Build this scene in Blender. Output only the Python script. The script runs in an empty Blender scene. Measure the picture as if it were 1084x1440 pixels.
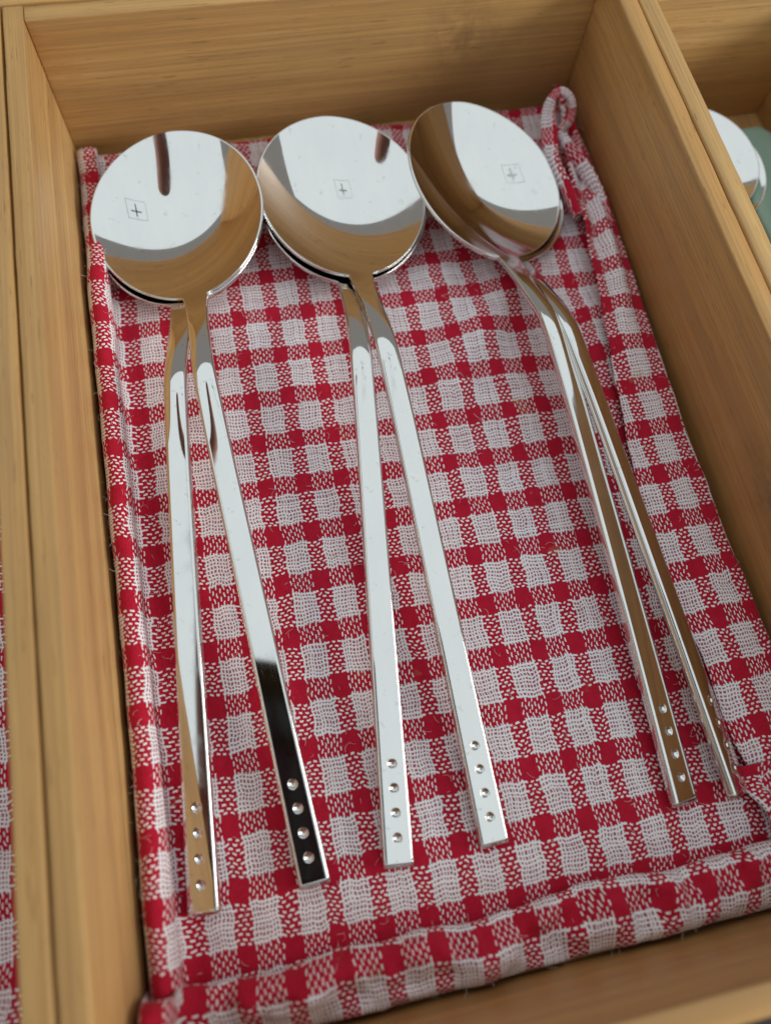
import bpy, bmesh, math, random
from mathutils import Vector, Matrix, noise

# ------------------------------------------------------------------ scene
S = bpy.context.scene
COL = S.collection
MM = 0.001
W, L, H = 140.0, 214.8, 38.9          # inside of the main box, mm (x right, y away, z up)

CAM = Vector((38.5, 38.0, 165.8)) * MM
CAM_ROT = Matrix.Rotation(-0.208, 3, 'Z') @ Matrix.Rotation(-0.0609, 3, 'Y') @ Matrix.Rotation(0.3609, 3, 'X')
FPX = 1073.84
cam_d = bpy.data.cameras.new('camera')
cam = bpy.data.objects.new('camera', cam_d)
COL.objects.link(cam)
cam.matrix_world = Matrix.Translation(CAM) @ CAM_ROT.to_4x4()
cam_d.sensor_fit = 'VERTICAL'
cam_d.sensor_height = 36.0
cam_d.sensor_width = 36.0
cam_d.lens = FPX / 1440.0 * 36.0
cam_d.clip_start = 0.004
cam_d.clip_end = 50
cam_d.dof.use_dof = True
cam_d.dof.focus_distance = 0.170
cam_d.dof.aperture_fstop = 8.2
S.camera = cam

# soft indoor daylight: pale room bounce, bright ceiling, a window on the right
wd = bpy.data.worlds.new('World')
S.world = wd
wd.use_nodes = True
bg = wd.node_tree.nodes['Background']
bg.inputs[0].default_value = (0.97, 0.93, 0.88, 1)
bg.inputs[1].default_value = 0.27


def lamp(name, loc, target, sx, sy, power, color):
    d = bpy.data.lights.new(name, 'AREA')
    d.shape = 'RECTANGLE'
    d.size, d.size_y = sx, sy
    d.energy = power
    d.color = color
    o = bpy.data.objects.new(name, d)
    COL.objects.link(o)
    o.location = loc
    o.rotation_euler = (Vector(target) - Vector(loc)).to_track_quat('-Z', 'Y').to_euler()
    return o


lamp('ceiling_lamp', (0.0, 0.32, 1.75), (0.0, 0.32, 0), 4.8, 3.1, 36.0, (0.83, 0.95, 1.0))
lamp('window_lamp', (1.35, -0.42, 0.66), (0.07, 0.11, 0.02), 0.9, 0.42, 16.0, (1.0, 0.965, 0.91))

S.view_settings.view_transform = 'Standard'
S.view_settings.look = 'None'
S.view_settings.exposure = -0.12
S.view_settings.gamma = 1.0
S.cycles.max_bounces = 10
S.cycles.glossy_bounces = 8
S.cycles.diffuse_bounces = 5
S.cycles.use_denoising = True


# ------------------------------------------------------------------ node helpers
class NB:
    def __init__(self, name):
        self.m = bpy.data.materials.new(name)
        self.m.use_nodes = True
        self.t = self.m.node_tree
        self.p = self.t.nodes['Principled BSDF']

    def n(self, kind, **kw):
        nd = self.t.nodes.new(kind)
        for k, v in kw.items():
            setattr(nd, k, v)
        return nd

    def put(self, sock, v):
        if isinstance(v, bpy.types.NodeSocket):
            self.t.links.new(v, sock)
        else:
            sock.default_value = v

    def ma(self, op, a, b=None, c=None):
        nd = self.n('ShaderNodeMath', operation=op)
        for i, v in enumerate((a, b, c)):
            if v is not None:
                self.put(nd.inputs[i], v)
        return nd.outputs[0]

    def mix(self, f, a, b, blend='MIX'):
        nd = self.n('ShaderNodeMix', data_type='RGBA', blend_type=blend)
        self.put(nd.inputs[0], f)
        self.put(nd.inputs[6], a)
        self.put(nd.inputs[7], b)
        return nd.outputs[2]

    def mixf(self, f, a, b):
        nd = self.n('ShaderNodeMix', data_type='FLOAT')
        self.put(nd.inputs[0], f)
        self.put(nd.inputs[2], a)
        self.put(nd.inputs[3], b)
        return nd.outputs[0]

    def mapping(self, vec, scale=(1, 1, 1), loc=(0, 0, 0)):
        nd = self.n('ShaderNodeMapping')
        self.put(nd.inputs[0], vec)
        nd.inputs['Scale'].default_value = scale
        nd.inputs['Location'].default_value = loc
        return nd.outputs[0]

    def noise(self, vec, scale, detail=2.0, rough=0.5):
        nd = self.n('ShaderNodeTexNoise')
        self.put(nd.inputs['Vector'], vec)
        nd.inputs['Scale'].default_value = scale
        nd.inputs['Detail'].default_value = detail
        nd.inputs['Roughness'].default_value = rough
        return nd.outputs['Fac']

    def ramp(self, f, stops):
        nd = self.n('ShaderNodeValToRGB')
        cr = nd.color_ramp
        while len(cr.elements) < len(stops):
            cr.elements.new(0.5)
        for e, (pos, c) in zip(cr.elements, stops):
            e.position = pos
            e.color = c if len(c) == 4 else (*c, 1)
        self.put(nd.inputs[0], f)
        return nd.outputs[0]

    def bump(self, h, strength, dist):
        nd = self.n('ShaderNodeBump')
        nd.inputs['Strength'].default_value = strength
        nd.inputs['Distance'].default_value = dist
        self.put(nd.inputs['Height'], h)
        self.put(self.p.inputs['Normal'], nd.outputs[0])


def bamboo(name, axis, tint=(1, 1, 1), stain=None):
    b = NB(name)
    co = b.n('ShaderNodeTexCoord').outputs['Object']
    oi = b.n('ShaderNodeObjectInfo').outputs['Random']
    off = b.n('ShaderNodeCombineXYZ')
    for i in range(3):
        b.put(off.inputs[i], b.ma('MULTIPLY', oi, (3.1, 7.7, 5.3)[i]))
    va = b.n('ShaderNodeVectorMath', operation='ADD')
    b.put(va.inputs[0], co)
    b.put(va.inputs[1], off.outputs[0])
    v = va.outputs[0]

    def st(along, across):
        return tuple(along if i == axis else across for i in range(3))
    fib = b.noise(b.mapping(v, st(18, 1500)), 1.0, 3, 0.6)         # fine fibres
    streak = b.noise(b.mapping(v, st(5, 260)), 1.0, 2, 0.55)        # wider streaks
    strip = b.noise(b.mapping(v, st(2.0, 70)), 1.0, 1, 0.4)         # laminated strips
    cloud = b.noise(v, 22, 3, 0.55)
    dash = b.noise(b.mapping(v, st(110, 2100)), 1.0, 2, 0.7)        # short dark pores
    node = b.noise(b.mapping(v, st(60, 45)), 1.0, 4, 0.7)
    base = b.ramp(strip, [(0.30, (0.55, 0.295, 0.094)), (0.52, (0.64, 0.38, 0.134)), (0.72, (0.71, 0.46, 0.185))])
    c = b.mix(b.ma('MULTIPLY', b.ramp(streak, [(0.36, (1, 1, 1)), (0.55, (0, 0, 0))]), 0.5), base, (0.40, 0.235, 0.098, 1))
    c = b.mix(b.ma('MULTIPLY', b.ramp(fib, [(0.36, (1, 1, 1)), (0.56, (0, 0, 0))]), 0.5), c, (0.36, 0.20, 0.08, 1))
    c = b.mix(b.ma('MULTIPLY', b.ramp(fib, [(0.58, (0, 0, 0)), (0.75, (1, 1, 1))]), 0.25), c, (0.75, 0.56, 0.33, 1))
    c = b.mix(b.ma('MULTIPLY', b.ramp(dash, [(0.29, (1, 1, 1)), (0.37, (0, 0, 0))]), 0.7), c, (0.25, 0.13, 0.05, 1))
    c = b.mix(b.ma('MULTIPLY', b.ramp(node, [(0.66, (0, 0, 0)), (0.78, (1, 1, 1))]), 0.45), c, (0.30, 0.165, 0.07, 1))
    c = b.mix(b.ma('MULTIPLY', b.ramp(cloud, [(0.35, (1, 1, 1)), (0.65, (0, 0, 0))]), 0.22), c, (0.40, 0.24, 0.10, 1))
    c = b.mix(1.0, c, (*tint, 1), 'MULTIPLY')
    if stain:                                   # a smoky bamboo node left in the board
        sv = b.n('ShaderNodeVectorMath', operation='MULTIPLY')
        b.put(sv.inputs[0], co)
        sv.inputs[1].default_value = stain[1]
        ds = b.n('ShaderNodeVectorMath', operation='DISTANCE')
        b.put(ds.inputs[0], sv.outputs[0])
        ds.inputs[1].default_value = tuple(p * q for p, q in zip(stain[0], stain[1]))
        near = b.ramp(b.ma('DIVIDE', ds.outputs['Value'], stain[2]), [(0.15, (1, 1, 1)), (1.0, (0, 0, 0))])
        blot = b.ramp(b.noise(co, 230, 5, 0.65), [(0.30, (0, 0, 0)), (0.75, (1, 1, 1))])
        c = b.mix(b.ma('MULTIPLY', b.ma('MULTIPLY', near, blot), 0.8), c, (0.20, 0.105, 0.045, 1))
    b.put(b.p.inputs['Base Color'], c)
    b.put(b.p.inputs['Roughness'], b.mixf(streak, 0.38, 0.56))
    b.p.inputs['Specular IOR Level'].default_value = 0.35
    b.p.inputs['Coat Weight'].default_value = 0.06
    b.p.inputs['Coat Roughness'].default_value = 0.35
    b.bump(b.ma('ADD', b.ma('MULTIPLY', fib, 0.6), b.ma('MULTIPLY', streak, 0.6)), 0.35, 0.00025)
    return b.m


BAMBOO_X = bamboo('bamboo_grain_across', 0)
BAMBOO_Y = bamboo('bamboo_grain_along', 1)
BAMBOO_BACK = bamboo('bamboo_back_board', 0, stain=((0.036, 0, 0.007), (0.75, 0, 1.0), 0.013))
BAMBOO_RIGHT = bamboo('bamboo_right_board', 1, (1.0, 0.96, 0.93), stain=((0, -0.030, 0.004), (0, 0.7, 1.0), 0.013))


def gingham():
    """Loose plain-weave gauze: red and white yarns crossing over and under, thread by thread."""
    b = NB('gingham_gauze')
    uv = b.n('ShaderNodeUVMap', uv_map='weave').outputs[0]
    sep = b.n('ShaderNodeSeparateXYZ')
    b.put(sep.inputs[0], uv)
    NU, NV = 13.0, 14.0
    # yarns wander a little
    n1 = b.noise(b.mapping(uv, (1.2, 3.5, 1)), 1.0, 2, 0.5)
    n2 = b.noise(b.mapping(uv, (3.5, 1.2, 1), (7, 3, 1)), 1.0, 2, 0.5)
    n3 = b.noise(b.mapping(uv, (9, 26, 1), (1, 9, 4)), 1.0, 1, 0.5)
    n4 = b.noise(b.mapping(uv, (26, 9, 1), (5, 2, 8)), 1.0, 1, 0.5)

    def wob(n, amp):
        return b.ma('MULTIPLY', b.ma('SUBTRACT', n, 0.5), amp)
    U = b.ma('ADD', b.ma('ADD', b.ma('MULTIPLY', sep.outputs[0], NU), 200 * NU + 2.5), b.ma('ADD', wob(n1, 2.6), wob(n3, 0.16)))
    V = b.ma('ADD', b.ma('ADD', b.ma('MULTIPLY', sep.outputs[1], NV), 200 * NV + 2.5), b.ma('ADD', wob(n2, 2.6), wob(n4, 0.16)))
    iu, iv = b.ma('FLOOR', U), b.ma('FLOOR', V)
    jn = b.n('ShaderNodeTexWhiteNoise', noise_dimensions='1D')
    b.put(jn.inputs['W'], b.ma('ADD', iu, 0.71))
    jf = b.n('ShaderNodeTexWhiteNoise', noise_dimensions='1D')
    b.put(jf.inputs['W'], b.ma('ADD', iv, 0.19))
    fu = b.ma('ABSOLUTE', b.ma('ADD', b.ma('SUBTRACT', b.ma('SUBTRACT', U, iu), 0.5), wob(jn.outputs[0], 0.28)))
    fv = b.ma('ABSOLUTE', b.ma('ADD', b.ma('SUBTRACT', b.ma('SUBTRACT', V, iv), 0.5), wob(jf.outputs[0], 0.28)))
    red_w = b.ma('LESS_THAN', b.ma('MODULO', iu, NU), 5.0)
    red_f = b.ma('LESS_THAN', b.ma('MODULO', iv, NV), 5.0)
    par = b.ma('MODULO', b.ma('ADD', iu, iv), 2.0)
    # yarn-by-yarn thickness
    tn = b.n('ShaderNodeTexWhiteNoise', noise_dimensions='1D')
    b.put(tn.inputs['W'], iu)
    tf = b.n('ShaderNodeTexWhiteNoise', noise_dimensions='1D')
    b.put(tf.inputs['W'], b.ma('ADD', iv, 0.37))
    fray = b.noise(b.mapping(uv, (60, 60, 1)), 1.0, 2, 0.6)
    hw_w = b.ma('ADD', b.mixf(red_w, b.mixf(red_f, b.ma('ADD', b.ma('ADD', 0.185, wob(n2, 0.2)), b.ma('MULTIPLY', tn.outputs[0], 0.09)), 0.205), 0.48), wob(fray, 0.16))
    hw_f = b.ma('ADD', b.mixf(red_f, b.mixf(red_w, b.ma('ADD', b.ma('ADD', 0.18, wob(n1, 0.2)), b.ma('MULTIPLY', tf.outputs[0], 0.09)), 0.245), 0.48), wob(fray, 0.16))
    in_w = b.ma('LESS_THAN', fu, hw_w)
    in_f = b.ma('LESS_THAN', fv, hw_f)
    rn = b.noise(b.mapping(uv, (5, 5, 1)), 1.0, 2, 0.5)
    red = b.mix(rn, (0.42, 0.008, 0.028, 1), (0.58, 0.019, 0.050, 1))
    white = b.mix(rn, (0.92, 0.87, 0.90, 1), (0.97, 0.94, 0.955, 1))
    col_w = b.mix(red_w, white, red)
    col_f = b.mix(red_f, white, red)
    any_red = b.ma('MAXIMUM', red_w, red_f)
    hole = b.mix(any_red, (0.36, 0.11, 0.155, 1), (0.34, 0.007, 0.024, 1))
    under1 = b.mix(in_f, hole, col_f)      # warp on top
    c1 = b.mix(in_w, under1, col_w)
    under2 = b.mix(in_w, hole, col_w)      # weft on top
    c2 = b.mix(in_f, under2, col_f)
    c = b.mix(par, c2, c1)
    # a few tea-coloured spots worn into the cloth
    sp = b.noise(b.mapping(uv, (0.9, 1.2, 1), (3.3, 1.7, 0)), 1.0, 3, 0.6)
    c = b.mix(b.ma('MULTIPLY', b.ramp(sp, [(0.67, (0, 0, 0)), (0.76, (1, 1, 1))]), 0.35), c, (0.55, 0.36, 0.15, 1))
    b.put(b.p.inputs['Base Color'], c)
    b.p.inputs['Roughness'].default_value = 0.9
    b.p.inputs['Specular IOR Level'].default_value = 0.12
    b.p.inputs['Sheen Weight'].default_value = 0.12
    b.p.inputs['Sheen Roughness'].default_value = 0.4

    def prof(f, hw):
        q = b.ma('DIVIDE', f, hw)
        return b.ma('SQRT', b.ma('MAXIMUM', b.ma('SUBTRACT', 1.0, b.ma('MULTIPLY', q, q)), 0.0))
    hw = prof(fu, hw_w)
    hf = prof(fv, hw_f)
    h1 = b.ma('MAXIMUM', b.ma('MULTIPLY', hw, 1.0), b.ma('MULTIPLY', hf, 0.55))
    h2 = b.ma('MAXIMUM', b.ma('MULTIPLY', hf, 1.0), b.ma('MULTIPLY', hw, 0.55))
    b.bump(b.mixf(par, h2, h1), 0.55, 0.0002)
    return b.m


GINGHAM = gingham()


def steel():
    b = NB('polished_steel')
    co = b.n('ShaderNodeTexCoord').outputs['Object']
    sm = b.noise(co, 160, 3, 0.6)
    spot = b.noise(co, 420, 2, 0.6)
    b.p.inputs['Metallic'].default_value = 1.0
    b.put(b.p.inputs['Base Color'], b.mix(b.ramp(spot, [(0.64, (0, 0, 0)), (0.72, (1, 1, 1))]), b.mix(b.noise(b.mapping(co, (1, 0.35, 1)), 130, 3, 0.6), (0.70, 0.70, 0.69, 1), (0.80, 0.795, 0.775, 1)), (0.66, 0.65, 0.63, 1)))
    scr = b.noise(b.mapping(co, (9000, 260, 260)), 1.0, 2, 0.6)
    ro = b.ma('ADD', b.ma('MULTIPLY', b.ramp(sm, [(0.48, (0, 0, 0)), (0.72, (1, 1, 1))]), 0.07), 0.045)
    b.put(b.p.inputs['Roughness'], b.ma('ADD', ro, b.ma('MULTIPLY', b.ramp(scr, [(0.6, (0, 0, 0)), (0.75, (1, 1, 1))]), 0.06)))
    b.bump(b.noise(co, 60, 1, 0.5), 0.06, 0.0006)
    return b.m


STEEL = steel()


def plain(name, color, rough, noise_scale=80, amount=0.15, metallic=0.0, spec=0.5):
    b = NB(name)
    co = b.n('ShaderNodeTexCoord').outputs['Object']
    nz = b.noise(co, noise_scale, 3, 0.55)
    dark = tuple(c * (1 - amount) for c in color)
    b.put(b.p.inputs['Base Color'], b.mix(nz, (*dark, 1), (*color, 1)))
    b.put(b.p.inputs['Roughness'], b.ma('ADD', b.ma('MULTIPLY', nz, 0.1), rough))
    b.p.inputs['Metallic'].default_value = metallic
    b.p.inputs['Specular IOR Level'].default_value = spec
    return b.m


GREEN = plain('pale_green_silicone', (0.30, 0.46, 0.37), 0.5)
DRAWER = plain('dark_drawer_lining', (0.045, 0.04, 0.04), 0.8)
BLACK = plain('black_glass', (0.006, 0.006, 0.008), 0.08)
DARKMETAL = plain('dark_grey_metal', (0.05, 0.055, 0.065), 0.5)
GREYPLASTIC = plain('pale_grey_plastic', (0.55, 0.58, 0.6), 0.5)
SKIN = plain('skin', (0.50, 0.25, 0.19), 0.5, 60, 0.25)


# ------------------------------------------------------------------ mesh helpers
def link(name, me, mat, parent=None, smooth=True):
    o = bpy.data.objects.new(name, me)
    if mat is not None and not me.materials:
        me.materials.append(mat)
    COL.objects.link(o)
    if parent is not None:
        o.parent = parent
    if smooth:
        me.polygons.foreach_set('use_smooth', [True] * len(me.polygons))
    return o


def pydata(name, verts, faces, scale=MM):
    me = bpy.data.meshes.new(name)
    me.from_pydata([(v[0] * scale, v[1] * scale, v[2] * scale) for v in verts], [], faces)
    me.update()
    return me


def empty(name, loc=(0, 0, 0), label=None, cat=None, group=None):
    o = bpy.data.objects.new(name, None)
    o.empty_display_size = 0.01
    COL.objects.link(o)
    o.location = loc
    tag(o, label, cat, group)
    return o


def tag(o, label=None, cat=None, group=None, kind=None):
    if label:
        o['label'] = label
    if cat:
        o['category'] = cat
    if group:
        o['group'] = group
    if kind:
        o['kind'] = kind
    return o


def board(name, lo, hi, mat, parent, seed=0, wob=0.10, bev=0.45):
    """A sawn board: a bevelled box cut along its length, its edges a touch uneven."""
    lo, hi = Vector(lo), Vector(hi)
    c = (lo + hi) / 2
    sz = hi - lo
    bm = bmesh.new()
    bmesh.ops.create_cube(bm, size=1.0)
    for v in bm.verts:
        v.co = Vector((v.co.x * sz.x, v.co.y * sz.y, v.co.z * sz.z))
    bmesh.ops.bevel(bm, geom=bm.edges[:], offset=bev, segments=2, profile=0.6, affect='EDGES')
    ax = max(range(3), key=lambda i: sz[i])
    n = 48
    no = Vector((0, 0, 0))
    no[ax] = 1
    for k in range(1, n):
        p = Vector((0, 0, 0))
        p[ax] = -sz[ax] / 2 + sz[ax] * k / n
        bmesh.ops.bisect_plane(bm, geom=bm.verts[:] + bm.edges[:] + bm.faces[:], plane_co=p, plane_no=no)
    for v in bm.verts:
        q = v.co * 0.16 + Vector((seed * 7.3, seed * 3.1, 0))
        d = noise.noise_vector(q) * wob
        q2 = v.co * 0.9 + Vector((seed * 2.3, 1.7, seed))
        d += noise.noise_vector(q2) * wob * 0.35
        d[ax] *= 0.2
        v.co += d
        v.co *= MM
    me = bpy.data.meshes.new(name)
    bm.to_mesh(me)
    bm.free()
    o = link(name, me, mat, parent)
    o.location = c * MM - parent.location
    for p in me.polygons:
        p.use_smooth = True
    return o


# ------------------------------------------------------------------ the setting
dr = bpy.data.meshes.new('drawer_floor')
dr.from_pydata([(-0.5, -0.3, -0.0042), (0.6, -0.3, -0.0042), (0.6, 0.7, -0.0042), (-0.5, 0.7, -0.0042)], [], [(0, 1, 2, 3)])
tag(link('drawer_floor', dr, DRAWER, smooth=False), 'dark drawer floor under the bamboo boxes', kind='structure')


def bamboo_box(x0, x1, y0, y1, h, label, seed, th=(4.5, 4.5, 4.8, 4.6), right=None, back=None):
    """x0..x1, y0..y1 are the inside; th = left, right, back, front wall thickness."""
    r = empty('bamboo_box', (Vector(((x0 + x1) / 2, (y0 + y1) / 2, -3.6)) * MM), label, 'box')
    tl, tr, tb, tf = th
    board('side_wall', (x0 - tl, y0 - tf, -3.4), (x0, y1 + tb, h), BAMBOO_Y, r, seed + 1)
    board('side_wall', (x1, y0 - tf, -3.4), (x1 + tr, y1 + tb, h + 0.05), right or BAMBOO_Y, r, seed + 2)
    board('back_wall', (x0 + 0.02, y1, -3.4), (x1 - 0.02, y1 + tb - 0.15, h - 0.25), back or BAMBOO_X, r, seed + 3)
    board('front_wall', (x0 + 0.02, y0 - tf + 0.15, -3.4), (x1 - 0.02, y0, h - 0.25), BAMBOO_X, r, seed + 4)
    board('bottom_board', (x0 + 0.05, y0 + 0.05, -3.2), (x1 - 0.05, y1 - 0.05, -0.25), BAMBOO_Y, r, seed + 5, wob=0.03)
    return r


bamboo_box(0, W, 0, L, H, 'open bamboo box in the middle lined with checked cloth holding six spoons', 11, right=BAMBOO_RIGHT, back=BAMBOO_BACK)
bamboo_box(-110, -9.6, 0, L, H, 'bamboo box cut off at the left edge with red checked cloth inside', 23, (4.5, 4.55, 4.8, 4.6))
bamboo_box(149.6, 198.5, 0, 203.0, H, 'narrow bamboo box at the right with pale green utensil inside', 37, (4.55, 4.5, 4.8, 4.6))
bamboo_box(-6, 150, L + 10.4, L + 90, H, 'bamboo box behind the back wall, only its rim showing at the top left', 51, (4.5, 4.5, 4.6, 4.9))


# ------------------------------------------------------------------ the gingham cloth
def smooth(a, b, x):
    t = min(1.0, max(0.0, (x - a) / (b - a)))
    return t * t * (3 - 2 * t)


def interp(tab, x):
    if x <= tab[0][0]:
        return tab[0][1:]
    for p, q in zip(tab, tab[1:]):
        if x <= q[0]:
            f = (x - p[0]) / (q[0] - p[0])
            return tuple(a + (b - a) * f for a, b in zip(p[1:], q[1:]))
    return tab[-1][1:]


def catmull(tab, x):
    """smooth version of interp for rising tables"""
    n = len(tab)
    if x <= tab[0][0]:
        return tab[0][1:]
    if x >= tab[-1][0]:
        return tab[-1][1:]
    for i in range(n - 1):
        if x <= tab[i + 1][0]:
            break
    p0, p1, p2, p3 = tab[max(i - 1, 0)], tab[i], tab[i + 1], tab[min(i + 2, n - 1)]
    h = p2[0] - p1[0]
    f = (x - p1[0]) / h
    out = []
    for k in range(1, len(p1)):
        m1 = (p2[k] - p0[k]) / (p2[0] - p0[0]) * h
        m2 = (p3[k] - p1[k]) / (p3[0] - p1[0]) * h
        f2, f3 = f * f, f * f * f
        out.append((2 * f3 - 3 * f2 + 1) * p1[k] + (f3 - 2 * f2 + f) * m1 + (-2 * f3 + 3 * f2) * p2[k] + (f3 - f2) * m2)
    return tuple(out)


LEFT = [(-8, 0.7, 1.2), (-5.0, 0.8, 4.2), (-2.6, 1.6, 6.4), (-0.6, 3.1, 7.6), (1.0, 4.7, 7.5), (2.6, 5.9, 6.2), (4.2, 6.1, 4.0), (5.6, 5.7, 1.9), (7.0, 6.4, 0.45), (8.5, 8.4, 0.0), (9.5, 9.5, 0.0)]
FRONT = [(-10.5, 0.8, 0.8), (-8.0, 1.1, 3.4), (-5.0, 2.8, 6.2), (-2.0, 5.4, 8.0), (0.6, 8.0, 8.4), (2.8, 10.3, 7.2), (4.6, 11.6, 5.0), (6.0, 11.4, 2.9), (7.4, 10.2, 1.2), (8.8, 9.6, 0.25), (11, 11.0, 0.05), (14, 14.0, 0.0)]


def n2(x, y, s, seed=0.0):
    return noise.noise(Vector((x * s + seed, y * s - seed * 1.7, seed * 0.37)))


def cloth_point(a, b, fold):
    """material coordinates a (across), b (along) in mm; fold in 0..1 along the turned-over right edge, or None"""
    # left turned-up edge
    lift = 1.22 + 0.34 * n2(0, b, 0.035, 3.1) + 0.30 * smooth(70, 20, b) - 0.75 * smooth(165, 200, b)
    if fold is None:
        if a < 9.5:
            x, z = catmull(LEFT, a)
            z *= lift
            x += 0.5 * n2(0, b, 0.06, 8.2) * smooth(9.5, 5, a)
            x = max(0.6, x)
        else:
            x, z = a, 0.0
        # small rise towards the crease on the right
        xc = crease(b)
        z += 0.5 * smooth(xc - 8, xc, a)
    else:
        xc, w = crease(b), width(b)
        s = fold * (w + 2.5)
        r = 1.35 + 0.35 * smooth(120, 175, b)
        if s < 2.5:                                   # round the crease
            ang = s / 2.5 * math.pi
            x = xc + r * 0.8 * math.sin(ang)
            z = 0.5 + r - r * math.cos(ang)
        else:
            q = (s - 2.5) / w
            x = xc - q * w
            z = 0.5 + 2 * r + 0.5 * math.sin(q * 3.14) - 0.5 * smooth(0.55, 1.0, q)
            z += (0.55 * n2(x, b, 0.10, 5.5) + (0.35 + 1.6 * smooth(130, 170, b)) * n2(x, b, 0.22, 3.3)) * q
            # gathered pleats towards the far corner
            g = smooth(118, 165, b)
            z += g * (2.6 * math.sin(q * 8.0 + 0.03 * b + 0.8) * q * (1.2 - q) * 2 + 3.2 * q * (1 - 0.5 * q))
            z += 0.5 * smooth(178, 205, b)
            x += 0.6 * n2(0, b, 0.08, 9.0) * q
    # front rolled hem
    y = b
    if b < 14:
        y, hz = catmull(FRONT, b)
        m = 1.0 + 0.6 * n2(x, 0, 0.05, 1.3) + 0.45 * n2(x, b, 0.15, 7.3) + 0.22 * n2(x, b, 0.4, 1.9) + 0.45 * smooth(70, 135, x)
        k = smooth(13, 6, b)
        y = y + (2.6 * n2(x, 0, 0.045, 4.4) + 0.8 * n2(x, 0, 0.13, 2.1)) * k * smooth(-9, 2, b)
        y = max(y, 0.7)
        z += hz * m
    # far edge pulled up against the back wall
    if b > 205:
        z += 1.3 * smooth(203, 211, b) * (1 + 0.8 * n2(x, 0, 0.06, 2.2))
    # slack in the cloth
    body = smooth(4, 14, x) * smooth(10, 18, b)
    z += body * (0.75 + 0.9 * n2(x, b, 0.025, 0.7) + 0.75 * n2(x, b, 0.07, 6.6) + 0.28 * n2(x, b, 0.2, 4.1))
    # soft ridges running from the necks of the spoons
    for (x0, y0, x1, y1, hgt, wid) in ((112, 158, 84, 128, 2.2, 4), (90, 160, 100, 120, 1.0, 4), (128, 140, 118, 90, 1.2, 4), (14, 120, 12, 60, 0.9, 3.5), (30, 18, 100, 20, 0.9, 4)):
        dx, dy = x1 - x0, y1 - y0
        t = max(0.0, min(1.0, ((x - x0) * dx + (b - y0) * dy) / (dx * dx + dy * dy)))
        d2 = (x - x0 - t * dx) ** 2 + (b - y0 - t * dy) ** 2
        z += hgt * math.exp(-d2 / (2 * wid * wid)) * body
    z += 0.10 * n2(x, b, 0.45, 2.9)
    return (x, y, max(z, 0.12) + 0.35)


def crease(b):
    return interp([(-12, 136.5), (20, 137.2), (50, 137.2), (80, 136.2), (100, 136.0), (125, 136.4), (150, 137.4), (175, 138.0), (200, 137.4), (215, 136.5)], b)[0]


def width(b):
    return interp([(-12, 9), (14, 11), (32, 15.5), (50, 15.8), (75, 16.6), (90, 16.4), (105, 14.8), (125, 11.8), (140, 10.5), (165, 9.0), (188, 7.5), (202, 3.5), (215, 1.0)], b)[0]


def weave_uv(a, b):
    return (5.973 - 0.0565 * (b - 110) / 110 + 8.002 * (a - 70) / 70,
            4.711 - 9.375 * (b - 110) / 110 - 0.1406 * (a - 70) / 70)


def grid_mesh(name, nu, nv, fn):
    """fn(i, j) -> (x, y, z, u, v)"""
    vs, uvs, fs = [], [], []
    for j in range(nv + 1):
        for i in range(nu + 1):
            x, y, z, u, v = fn(i, j)
            vs.append((x, y, z))
            uvs.append((u, v))
    for j in range(nv):
        for i in range(nu):
            k = j * (nu + 1) + i
            fs.append((k, k + 1, k + nu + 2, k + nu + 1))
    me = pydata(name, vs, fs)
    lay = me.uv_layers.new(name='weave')
    for lp in me.loops:
        lay.data[lp.index].uv = uvs[lp.vertex_index]
    return me


def thicken(o, th):
    m = o.modifiers.new('Solidify', 'SOLIDIFY')
    m.thickness = th * MM
    m.offset = -1


A0, B0, B1 = -8.0, -10.5, 211.6
N_FLOOR, N_FOLD, N_LONG = 150, 34, 232


def cloth_fn(i, j):
    t = j / N_LONG
    b = B0 + 26 * (t / 0.14) if t < 0.14 else B0 + 26 + (B1 - B0 - 26) * (t - 0.14) / 0.86
    xc, w = crease(b), width(b)
    if i <= N_FLOOR:
        s = i / N_FLOOR
        a = A0 + 19 * (s / 0.2) if s < 0.2 else A0 + 19 + (xc - A0 - 19) * (s - 0.2) / 0.8
        p = cloth_point(a, b, None)
    else:
        f = (i - N_FLOOR) / N_FOLD
        a = xc + f * (w + 2.5)
        p = cloth_point(a, b, f)
    return (*p, *weave_uv(a, b))


cloth = link('checked_cloth', grid_mesh('checked_cloth', N_FLOOR + N_FOLD, N_LONG, cloth_fn), GINGHAM)
thicken(cloth, 0.35)
tag(cloth, 'red and white checked gauze cloth lining the middle box under the spoons', 'cloth')


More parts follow.
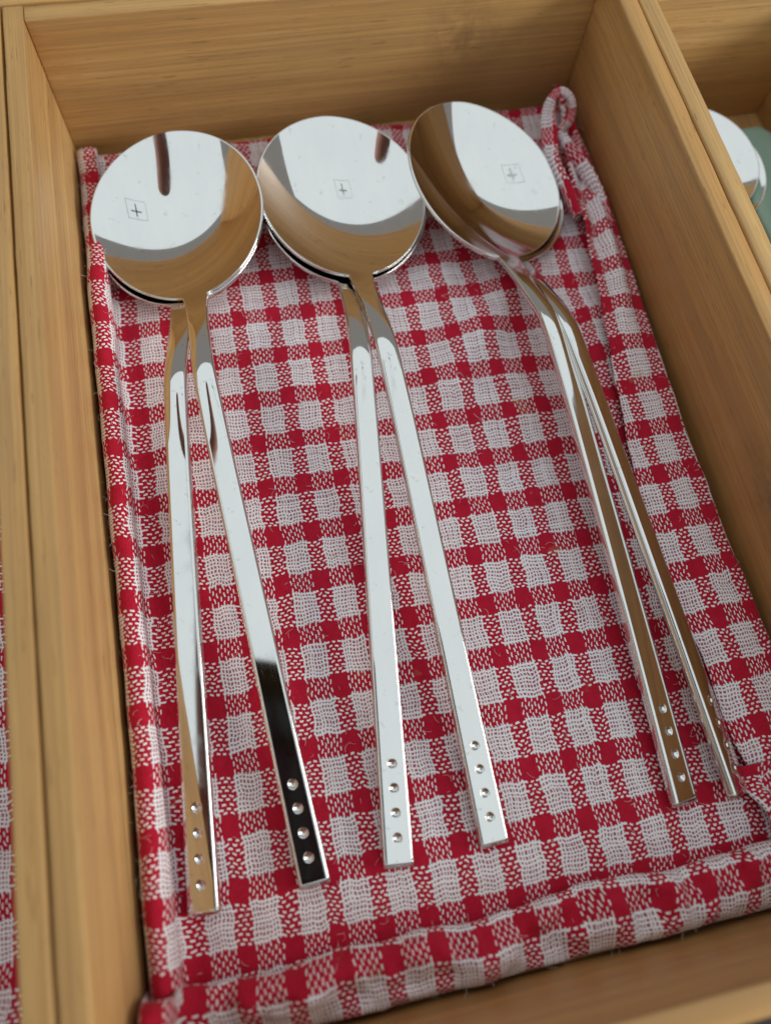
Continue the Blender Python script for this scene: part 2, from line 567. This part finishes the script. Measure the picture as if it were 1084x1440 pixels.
# the far right corner of the cloth, twisted into a little standing loop
def loop_mesh():
    path = [(128.0, 168, 6.0), (126.8, 178, 7.5), (125.8, 187, 8.6), (126.4, 193, 10.5), (126.6, 197, 13.5), (127.8, 199.0, 16.6), (130.2, 199.4, 17.6),
            (132.6, 197.8, 15.6), (132.6, 195.4, 12.2), (129.8, 192.4, 10.6), (131.0, 186.5, 9.6), (134.0, 180, 7.6), (135.8, 172, 5.6), (136.2, 164, 4.0)]
    n, m = 96, 16

    def pt(t):
        q = t * (len(path) - 1)
        i = min(int(q), len(path) - 2)
        f = q - i
        P = [Vector(path[max(0, min(len(path) - 1, i + d))]) for d in (-1, 0, 1, 2)]
        return 0.5 * (2 * P[1] + (P[2] - P[0]) * f + (2 * P[0] - 5 * P[1] + 4 * P[2] - P[3]) * f * f + (3 * P[1] - P[0] - 3 * P[2] + P[3]) * f ** 3)

    def fn(i, j):
        t = j / n
        c = pt(t)
        d = (pt(min(1, t + 0.01)) - pt(max(0, t - 0.01))).normalized()
        side = Vector((0.35, 1.0, 0.1)).cross(d)
        if side.length < 0.05:
            side = Vector((1, 0, 0))
        side.normalize()
        up = d.cross(side)
        ang = 2 * math.pi * i / m
        k = 0.75 + 0.45 * abs(t - 0.45) * 2
        rw = 2.0 * k * (1 + 0.22 * math.sin(9 * t))
        rt = 0.62 * k
        p = c + side * rw * math.cos(ang) + up * (rt * math.sin(ang) + 0.55 * math.cos(ang) ** 2 + 0.3 * math.sin(ang * 2 + t * 17))
        p.z = max(p.z, 0.8)
        p.x = min(p.x, 139.4)
        return (p.x, p.y, p.z, 14.2 + i / m * 1.9, -4.2 + t * 5.4)
    return grid_mesh('corner_loop', m, n, fn)


link('corner_loop', loop_mesh(), GINGHAM, cloth)


# loose lint and stray fibres standing off the gauze
def fuzz_mesh(src, count, seed):
    rnd = random.Random(seed)
    vs, fs = [], []
    n = len(src.vertices)
    for _ in range(count):
        v = src.vertices[rnd.randrange(n)]
        if v.co.z < 0.0004:
            continue
        p = v.co / MM + Vector((rnd.uniform(-.4, .4), rnd.uniform(-.4, .4), 0))
        a = rnd.uniform(0, 6.28)
        ln = rnd.uniform(0.7, 2.4)
        up = rnd.uniform(0.15, 0.7)
        bend = rnd.uniform(-1.2, 1.2)
        r = rnd.uniform(0.025, 0.05)
        k0 = len(vs)
        m = 5
        for k in range(m + 1):
            t = k / m
            aa = a + bend * t
            q = p + Vector((math.cos(aa) * ln * t, math.sin(aa) * ln * t, 0.05 + up * math.sin(t * 2.6)))
            for c in range(3):
                g = 2.094 * c
                vs.append((q.x - math.sin(aa) * r * math.cos(g), q.y + math.cos(aa) * r * math.cos(g), q.z + r * math.sin(g)))
        for k in range(m):
            for c in range(3):
                c2 = (c + 1) % 3
                fs.append((k0 + k * 3 + c, k0 + k * 3 + c2, k0 + k * 3 + 3 + c2, k0 + k * 3 + 3 + c))
    return pydata('lint', vs, fs)


LINT = plain('white_lint', (0.85, 0.80, 0.80), 0.9)
tag(link('lint', fuzz_mesh(cloth.data, 2200, 5), LINT, cloth), kind='stuff')


# a loose ruffled end of the turned edge, near the front right corner
def ruffle_fn(i, j):
    u, v = i / 24, j / 20
    x = 121.0 + 15 * u + 1.2 * math.sin(v * 5 + u * 2)
    y = 13.5 + 13.5 * v + 1.6 * math.sin(u * 7.0) * (1 - v)
    z = 3.2 + 3.0 * math.sin(u * 4.6 + 0.4) * (1 - 0.4 * v) + 1.4 * math.sin(v * 6 + u * 3) + 1.6 * (1 - v) * (1 - u)
    return (x, y, max(z, 1.3), *weave_uv(151 - 15 * u, 8 + 15 * v))


ruf = link('ruffled_edge', grid_mesh('ruffled_edge', 24, 20, ruffle_fn), GINGHAM, cloth)
thicken(ruf, 0.5)


# cloth in the box on the left
def left_cloth_fn(i, j):
    u, v = i / 90, j / 160
    x = -108 + 97.5 * u
    y = 3 + 208 * v
    z = 1.2 + 1.5 * n2(x, y, 0.03, 4.4) + 7.5 * smooth(-24, -11, x) + 9.0 * smooth(22, 5, y) + 0.8 * n2(x, y, 0.1, 8.1)
    return (x, y, max(z, 0.3), *weave_uv(x + 40, y + 5))


lc = link('checked_cloth', grid_mesh('checked_cloth', 90, 160, left_cloth_fn), GINGHAM)
thicken(lc, 0.35)
tag(lc, 'red checked cloth inside the box cut off at the left edge', 'cloth')


# ------------------------------------------------------------------ spoons
SA, SB, SDX, SD = 21.8, 24.2, 7.6, 6.1          # bowl half width, half length, depth across and along
Q_END = 133.6
TILT = -0.01
DIMPLES = [5.4, 10.0, 14.6, 19.2]


def neck_table():
    slopes = [(0.0, 2 * SD / SB - TILT), (6.0, 0.50), (12.0, 0.445), (17.0, 0.385), (21.0, 0.28), (25.0, 0.12), (29.0, 0.015), (34.0, -0.012), (60.0, -0.022), (150.0, -0.040)]
    z = -TILT * SB
    out = [z]
    for k in range(1, 3000):
        z += catmull(slopes, (k - 0.5) / 20)[0] / 20
        out.append(z)
    return out


NECK = neck_table()


def neck_z(q):
    return NECK[min(len(NECK) - 1, max(0, round(q * 20)))]


def neck_w(q):
    return catmull([(-6, 4.4), (-2, 3.6), (3, 2.85), (9, 2.55), (16, 2.5), (26, 2.55), (45, 2.62), (90, 2.85), (Q_END, 3.12)], q)[0]


def half_width(y):
    e = SA * math.sqrt(max(0.0, 1 - (y / SB) ** 2)) if abs(y) < SB else 0.0
    if y > 0:
        return e
    w = neck_w(-y - SB)
    k = 1.6
    h = max(k - abs(e - w), 0) / k
    return max(e, w) + h * h * k * 0.25


def base_z(x, y):
    q = -y - SB
    fade = 1 - smooth(-1.0, 12.0, q)
    zx = SDX * (x / SA) ** 2 * fade
    if q < 0:
        return SD * ((y / SB) ** 2 - 1) + TILT * y + zx
    crown = 0.62 * smooth(4, 16, q) * (1 - 0.97 * smooth(26, 48, q))
    return neck_z(q) + zx - crown * (x / neck_w(q)) ** 2


def top_z(x, y):
    z = base_z(x, y)
    d = Q_END + y + SB
    if d < 26:
        for c in DIMPLES:
            r2 = (x * x + (d - c) ** 2) / (0.88 ** 2)
            if r2 < 1:
                z -= 0.46 * (1 - r2) ** 0.8
    return z


def spoon_meshes(twist=0.0):
    ys = []
    nb = 64
    for i in range(nb + 1):
        th = math.pi * i / nb * 0.93
        ys.append(SB * math.cos(th))
    y = ys[-1]
    while y > -(SB + 44):
        y -= 0.6
        ys.append(y)
    yend = -(SB + Q_END)
    while y > yend + 26:
        y -= 2.5
        ys.append(y)
    while y > yend + 3.6:
        y -= 0.18
        ys.append(y)
    while y > yend + 1.0:
        y -= 0.6
        ys.append(y)
    ys += [yend + 0.55, yend + 0.25, yend + 0.08, yend]
    us = [-1, -0.985, -0.96, -0.92, -0.86] + [-0.8 + 1.6 * k / 34 for k in range(35)] + [0.86, 0.92, 0.96, 0.985, 1]
    nt = len(us)
    ns = 7                                 # points on each rounded side
    rings = []
    for y in ys:
        q = -y - SB
        th = 1.05 + 1.35 * smooth(-6, 14, q)
        w = max(half_width(y), 0.02)
        endk = 0.0
        d = Q_END - q
        if d < 0.9:
            endk = 1 - math.sqrt(max(0.0, 1 - (1 - d / 0.9) ** 2))
        er = min(0.45 + 0.35 * smooth(0, 14, q), w * 0.45)
        w2 = w - er - 0.25 * endk
        dz = 0.40 * endk
        ring = [(u * w2, top_z(u * w2, y) - dz) for u in us]
        zr = ring[-1][1]
        zl = ring[0][1]
        hh = th / 2 - dz
        for k in range(1, ns + 1):
            a = math.pi / 2 - math.pi * k / (ns + 1)
            ca = math.cos(a) ** 0.8
            ring.append((w2 + er * ca, zr - hh + hh * (abs(math.sin(a)) ** 0.8) * (1 if a > 0 else -1)))
        for u in (1, 0.6, 0.2, -0.2, -0.6, -1):
            x = u * w2
            zt = base_z(x, y)
            ring.append((x, zt - dz - 2 * hh))
        for k in range(1, ns + 1):
            a = -math.pi / 2 + math.pi * k / (ns + 1)
            ca = math.cos(a) ** 0.8
            ring.append((-w2 - er * ca, zl - hh + hh * (abs(math.sin(a)) ** 0.8) * (1 if a > 0 else -1)))
        ta = math.radians(twist) * smooth(2, 60, q)
        if ta:
            zc = base_z(0, y)
            ct, st = math.cos(ta), math.sin(ta)
            ring = [(x * ct + (z - zc) * st, zc - x * st + (z - zc) * ct) for x, z in ring]
        rings.append([(x, y, z) for x, z in ring])
    m = len(rings[0])
    split = next(k for k, y in enumerate(ys) if -y - SB > 1.0)

    def part(name, r0, r1, cap0, cap1):
        vs, fs = [], []
        for r in rings[r0:r1 + 1]:
            vs += r
        n = r1 - r0 + 1
        for j in range(n - 1):
            for i in range(m):
                i2 = (i + 1) % m
                fs.append((j * m + i, (j + 1) * m + i, (j + 1) * m + i2, j * m + i2))
        if cap0:
            fs.append(tuple(range(m)))
        if cap1:
            fs.append(tuple((n - 1) * m + k for k in range(m))[::-1])
        me = pydata(name, vs, fs)
        bm = bmesh.new()
        bm.from_mesh(me)
        bmesh.ops.recalc_face_normals(bm, faces=bm.faces[:])
        bm.to_mesh(me)
        bm.free()
        me.materials.append(STEEL)
        me.polygons.foreach_set('use_smooth', [True] * len(me.polygons))
        return me
    return part('bowl', 0, split, True, False), part('handle', split, len(ys) - 1, False, True)


Z_END = top_z(0, -(SB + Q_END) + 2)


def spoon(center, end_z, end_xy, roll, label, group, twist=0.0, size=1.0):
    """center = bowl centre at rim height (mm); the handle runs towards end_xy, its tip top face at end_z"""
    c = Vector(center)
    d = Vector((end_xy[0] - c.x, end_xy[1] - c.y))
    yaw = math.atan2(d.x, -d.y)
    length = (SB + Q_END) * size
    pitch = -math.asin((end_z - c.z - Z_END * size) / length)
    r = empty('spoon', (0, 0, 0), label, 'spoon', group)
    r.matrix_world = Matrix.Translation(c * MM) @ Matrix.Rotation(yaw, 4, 'Z') @ Matrix.Rotation(pitch, 4, 'X') @ Matrix.Rotation(math.radians(roll), 4, 'Y') @ Matrix.Scale(size, 4)
    for nm, me in zip(('bowl', 'handle'), spoon_meshes(twist)):
        o = bpy.data.objects.new(nm, me)
        COL.objects.link(o)
        o.parent = r
    return r


G = 'steel spoons laid in stacked pairs'
SPOONS = [
    # centre(x, y, rim z), end z, end(x, y), roll
    ((25.2, 180.4, 9.2), 4.2, (11.8, 24.0), -8, 'lower steel spoon of the left pair, its handle end nearest the left wall', G, 2.0),
    ((25.2, 181.3, 10.9), 4.2, (33.0, 23.6), -8, 'upper steel spoon of the left pair, black mirrored handle end with four dimples', G, 7.5),
    ((67.2, 180.2, 9.2), 4.2, (47.8, 25.2), 5, 'lower steel spoon of the middle pair, the left handle of the two', G, -1.0),
    ((67.0, 181.1, 10.9), 4.2, (66.9, 22.4), 6, 'upper steel spoon of the middle pair, the right handle of the two', G, 1.0),
    ((106.0, 179.4, 9.6), 6.4, (116.8, 25.6), 15, 'lower steel spoon of the right pair, thin edge-on handle beside the folded cloth', G, 21.0),
    ((104.8, 180.3, 11.4), 4.6, (106.0, 23.5), 15, 'upper steel spoon of the right pair, brown wood mirrored along its handle', G, 2.0),
    ((169.2, 176.6, 8.0), 3.4, (166.0, 65.0), 2, 'small lower spoon of the two in the narrow box at the right', 'small spoons in the narrow right box', 0.0, 0.72),
    ((167.2, 179.2, 9.8), 3.4, (172.0, 66.0), 3, 'small upper spoon in the narrow right box beside the green utensil', 'small spoons in the narrow right box', 0.0, 0.72),
]
for s in SPOONS:
    spoon(*s)


# ------------------------------------------------------------------ pale green utensil in the box on the right
def utensil():
    vs, fs = [], []
    n, m = 60, 24
    for j in range(n + 1):
        t = j / n
        y = -82 + 100 * t
        d = 18 - y
        w = 8.6 * math.sqrt(max(0.0, 1 - max(0.0, (8.6 - d) / 8.6) ** 2)) if d < 8.6 else 8.6 - 0.9 * smooth(8, 60, d)
        w = max(w, 0.05)
        for i in range(m):
            a = 2 * math.pi * i / m
            ca, sa = math.cos(a), math.sin(a)
            x = w * math.copysign(abs(ca) ** 0.45, ca)
            z = 2.1 * math.copysign(abs(sa) ** 0.6, sa) * min(1.0, w / 3)
            if sa > 0:
                z -= 1.1 * math.exp(-(x / 3.4) ** 2) * smooth(3, 14, d)
            vs.append((x, y, z))
    for j in range(n):
        for i in range(m):
            i2 = (i + 1) % m
            fs.append((j * m + i, j * m + i2, (j + 1) * m + i2, (j + 1) * m + i))
    fs.append(tuple(range(m))[::-1])
    fs.append(tuple(n * m + k for k in range(m)))
    return pydata('silicone_utensil', vs, fs)


ut = link('silicone_utensil', utensil(), GREEN)
ut.matrix_world = Matrix.Translation(Vector((186.0, 173.0, 5.5)) * MM) @ Matrix.Rotation(math.radians(3), 4, 'Z') @ Matrix.Rotation(math.radians(2.5), 4, 'X')
tag(ut, 'pale green silicone utensil with rounded end in the narrow right box', 'utensil')


# ------------------------------------------------------------------ what the steel mirrors: phone, hand, ceiling fixture
def cam_pt(r, u, b):
    return CAM + CAM_ROT @ (Vector((r, u, b)) * MM)


def rounded_slab(name, sx, sy, sz, rad):
    bm = bmesh.new()
    bmesh.ops.create_cube(bm, size=1.0)
    for v in bm.verts:
        v.co = Vector((v.co.x * sx, v.co.y * sy, v.co.z * sz))
    vert = [e for e in bm.edges if abs(e.verts[0].co.z - e.verts[1].co.z) > sz * 0.5]
    bmesh.ops.bevel(bm, geom=vert, offset=rad, segments=6, profile=0.5, affect='EDGES')
    rim = [e for e in bm.edges if abs(e.verts[0].co.z - e.verts[1].co.z) < 1e-6]
    bmesh.ops.bevel(bm, geom=rim, offset=sz * 0.3, segments=3, profile=0.5, affect='EDGES')
    for v in bm.verts:
        v.co *= MM
    me = bpy.data.meshes.new(name)
    bm.to_mesh(me)
    bm.free()
    return me


ph = empty('phone', cam_pt(-22, -62, 9.5), 'black phone held over the box, seen only mirrored in the spoons', 'phone')
ph.rotation_euler = CAM_ROT.to_euler()
link('phone_body', rounded_slab('phone_body', 78, 160, 8.6, 9), BLACK, ph)
isl = link('lens_ring', rounded_slab('lens_ring', 26, 30, 1.6, 6), DARKMETAL, ph)
isl.location = Vector((-24, 60, -4.6)) * MM


def hand_mesh():
    vs, es, rad = [], [], []

    def add(p, r, prev=None):
        vs.append(cam_pt(*p))
        rad.append(r * MM)
        if prev is not None:
            es.append((prev, len(vs) - 1))
        return len(vs) - 1
    palm = add((-72, -45, 14), 15)
    palm2 = add((-68, -14, 16), 18, palm)
    wrist = add((-76, 34, 18), 17, palm2)
    arm = add((-86, 120, 30), 20, wrist)
    add((-82, 225, 46), 22, arm)
    for k, (u, ln, r0) in enumerate(((-32, 0.9, 7.6), (-49, 1.0, 8.2), (-66, 1.08, 8.4), (-83, 1.0, 8.0))):
        b0 = add((-71, u, 8), r0 + 1.0, palm)
        b1 = add((-67, u - 3, -3), r0, b0)
        b2 = add((-67 + 22 * ln, u - 4, -7), r0 - 0.8, b1)
        add((-67 + 38 * ln, u - 4, -4), r0 - 1.6, b2)
    t0 = add((-64, -10, 24), 11, palm2)
    t1 = add((-50, -22, 26), 9.5, t0)
    t2 = add((-36, -34, 25), 8.6, t1)
    add((-24, -42, 22), 7.6, t2)
    me = bpy.data.meshes.new('person')
    me.from_pydata(vs, es, [])
    o = bpy.data.objects.new('person', me)
    COL.objects.link(o)
    md = o.modifiers.new('Skin', 'SKIN')
    for sv, r in zip(me.skin_vertices[0].data, rad):
        sv.radius = (r, r)
    me.skin_vertices[0].data[0].use_root = True
    sb = o.modifiers.new('Subdivision', 'SUBSURF')
    sb.levels = sb.render_levels = 2
    dg = bpy.context.evaluated_depsgraph_get()
    m2 = bpy.data.meshes.new_from_object(o.evaluated_get(dg))
    bpy.data.objects.remove(o)
    m2.name = 'person'
    return m2


tag(link('person', hand_mesh(), SKIN), 'bare hand and forearm holding the phone, seen only mirrored in the spoons', 'person')

cl = empty('ceiling_fixture', (0.42, 0.80, 1.62), 'square ceiling fixture with dark cross, seen only mirrored in the spoon bowls', 'light')
for nm, mat, (cx, cy, sx, sy) in (('frame_bar', GREYPLASTIC, (0, 0.25, 0.508, 0.008)), ('frame_bar', GREYPLASTIC, (0, -0.25, 0.508, 0.008)),
                                  ('frame_bar', GREYPLASTIC, (0.25, 0, 0.008, 0.49)), ('frame_bar', GREYPLASTIC, (-0.25, 0, 0.008, 0.49)),
                                  ('cross_bar', DARKMETAL, (0.02, 0.0, 0.026, 0.34)), ('cross_bar', DARKMETAL, (0.02, 0.03, 0.27, 0.031))):
    o = link(nm, rounded_slab(nm, sx * 680, sy * 680, 14, 2), mat, cl)
    o.location = (cx * 0.68, cy * 0.68, 0.003 if nm == 'cross_bar' and sx > sy else 0)
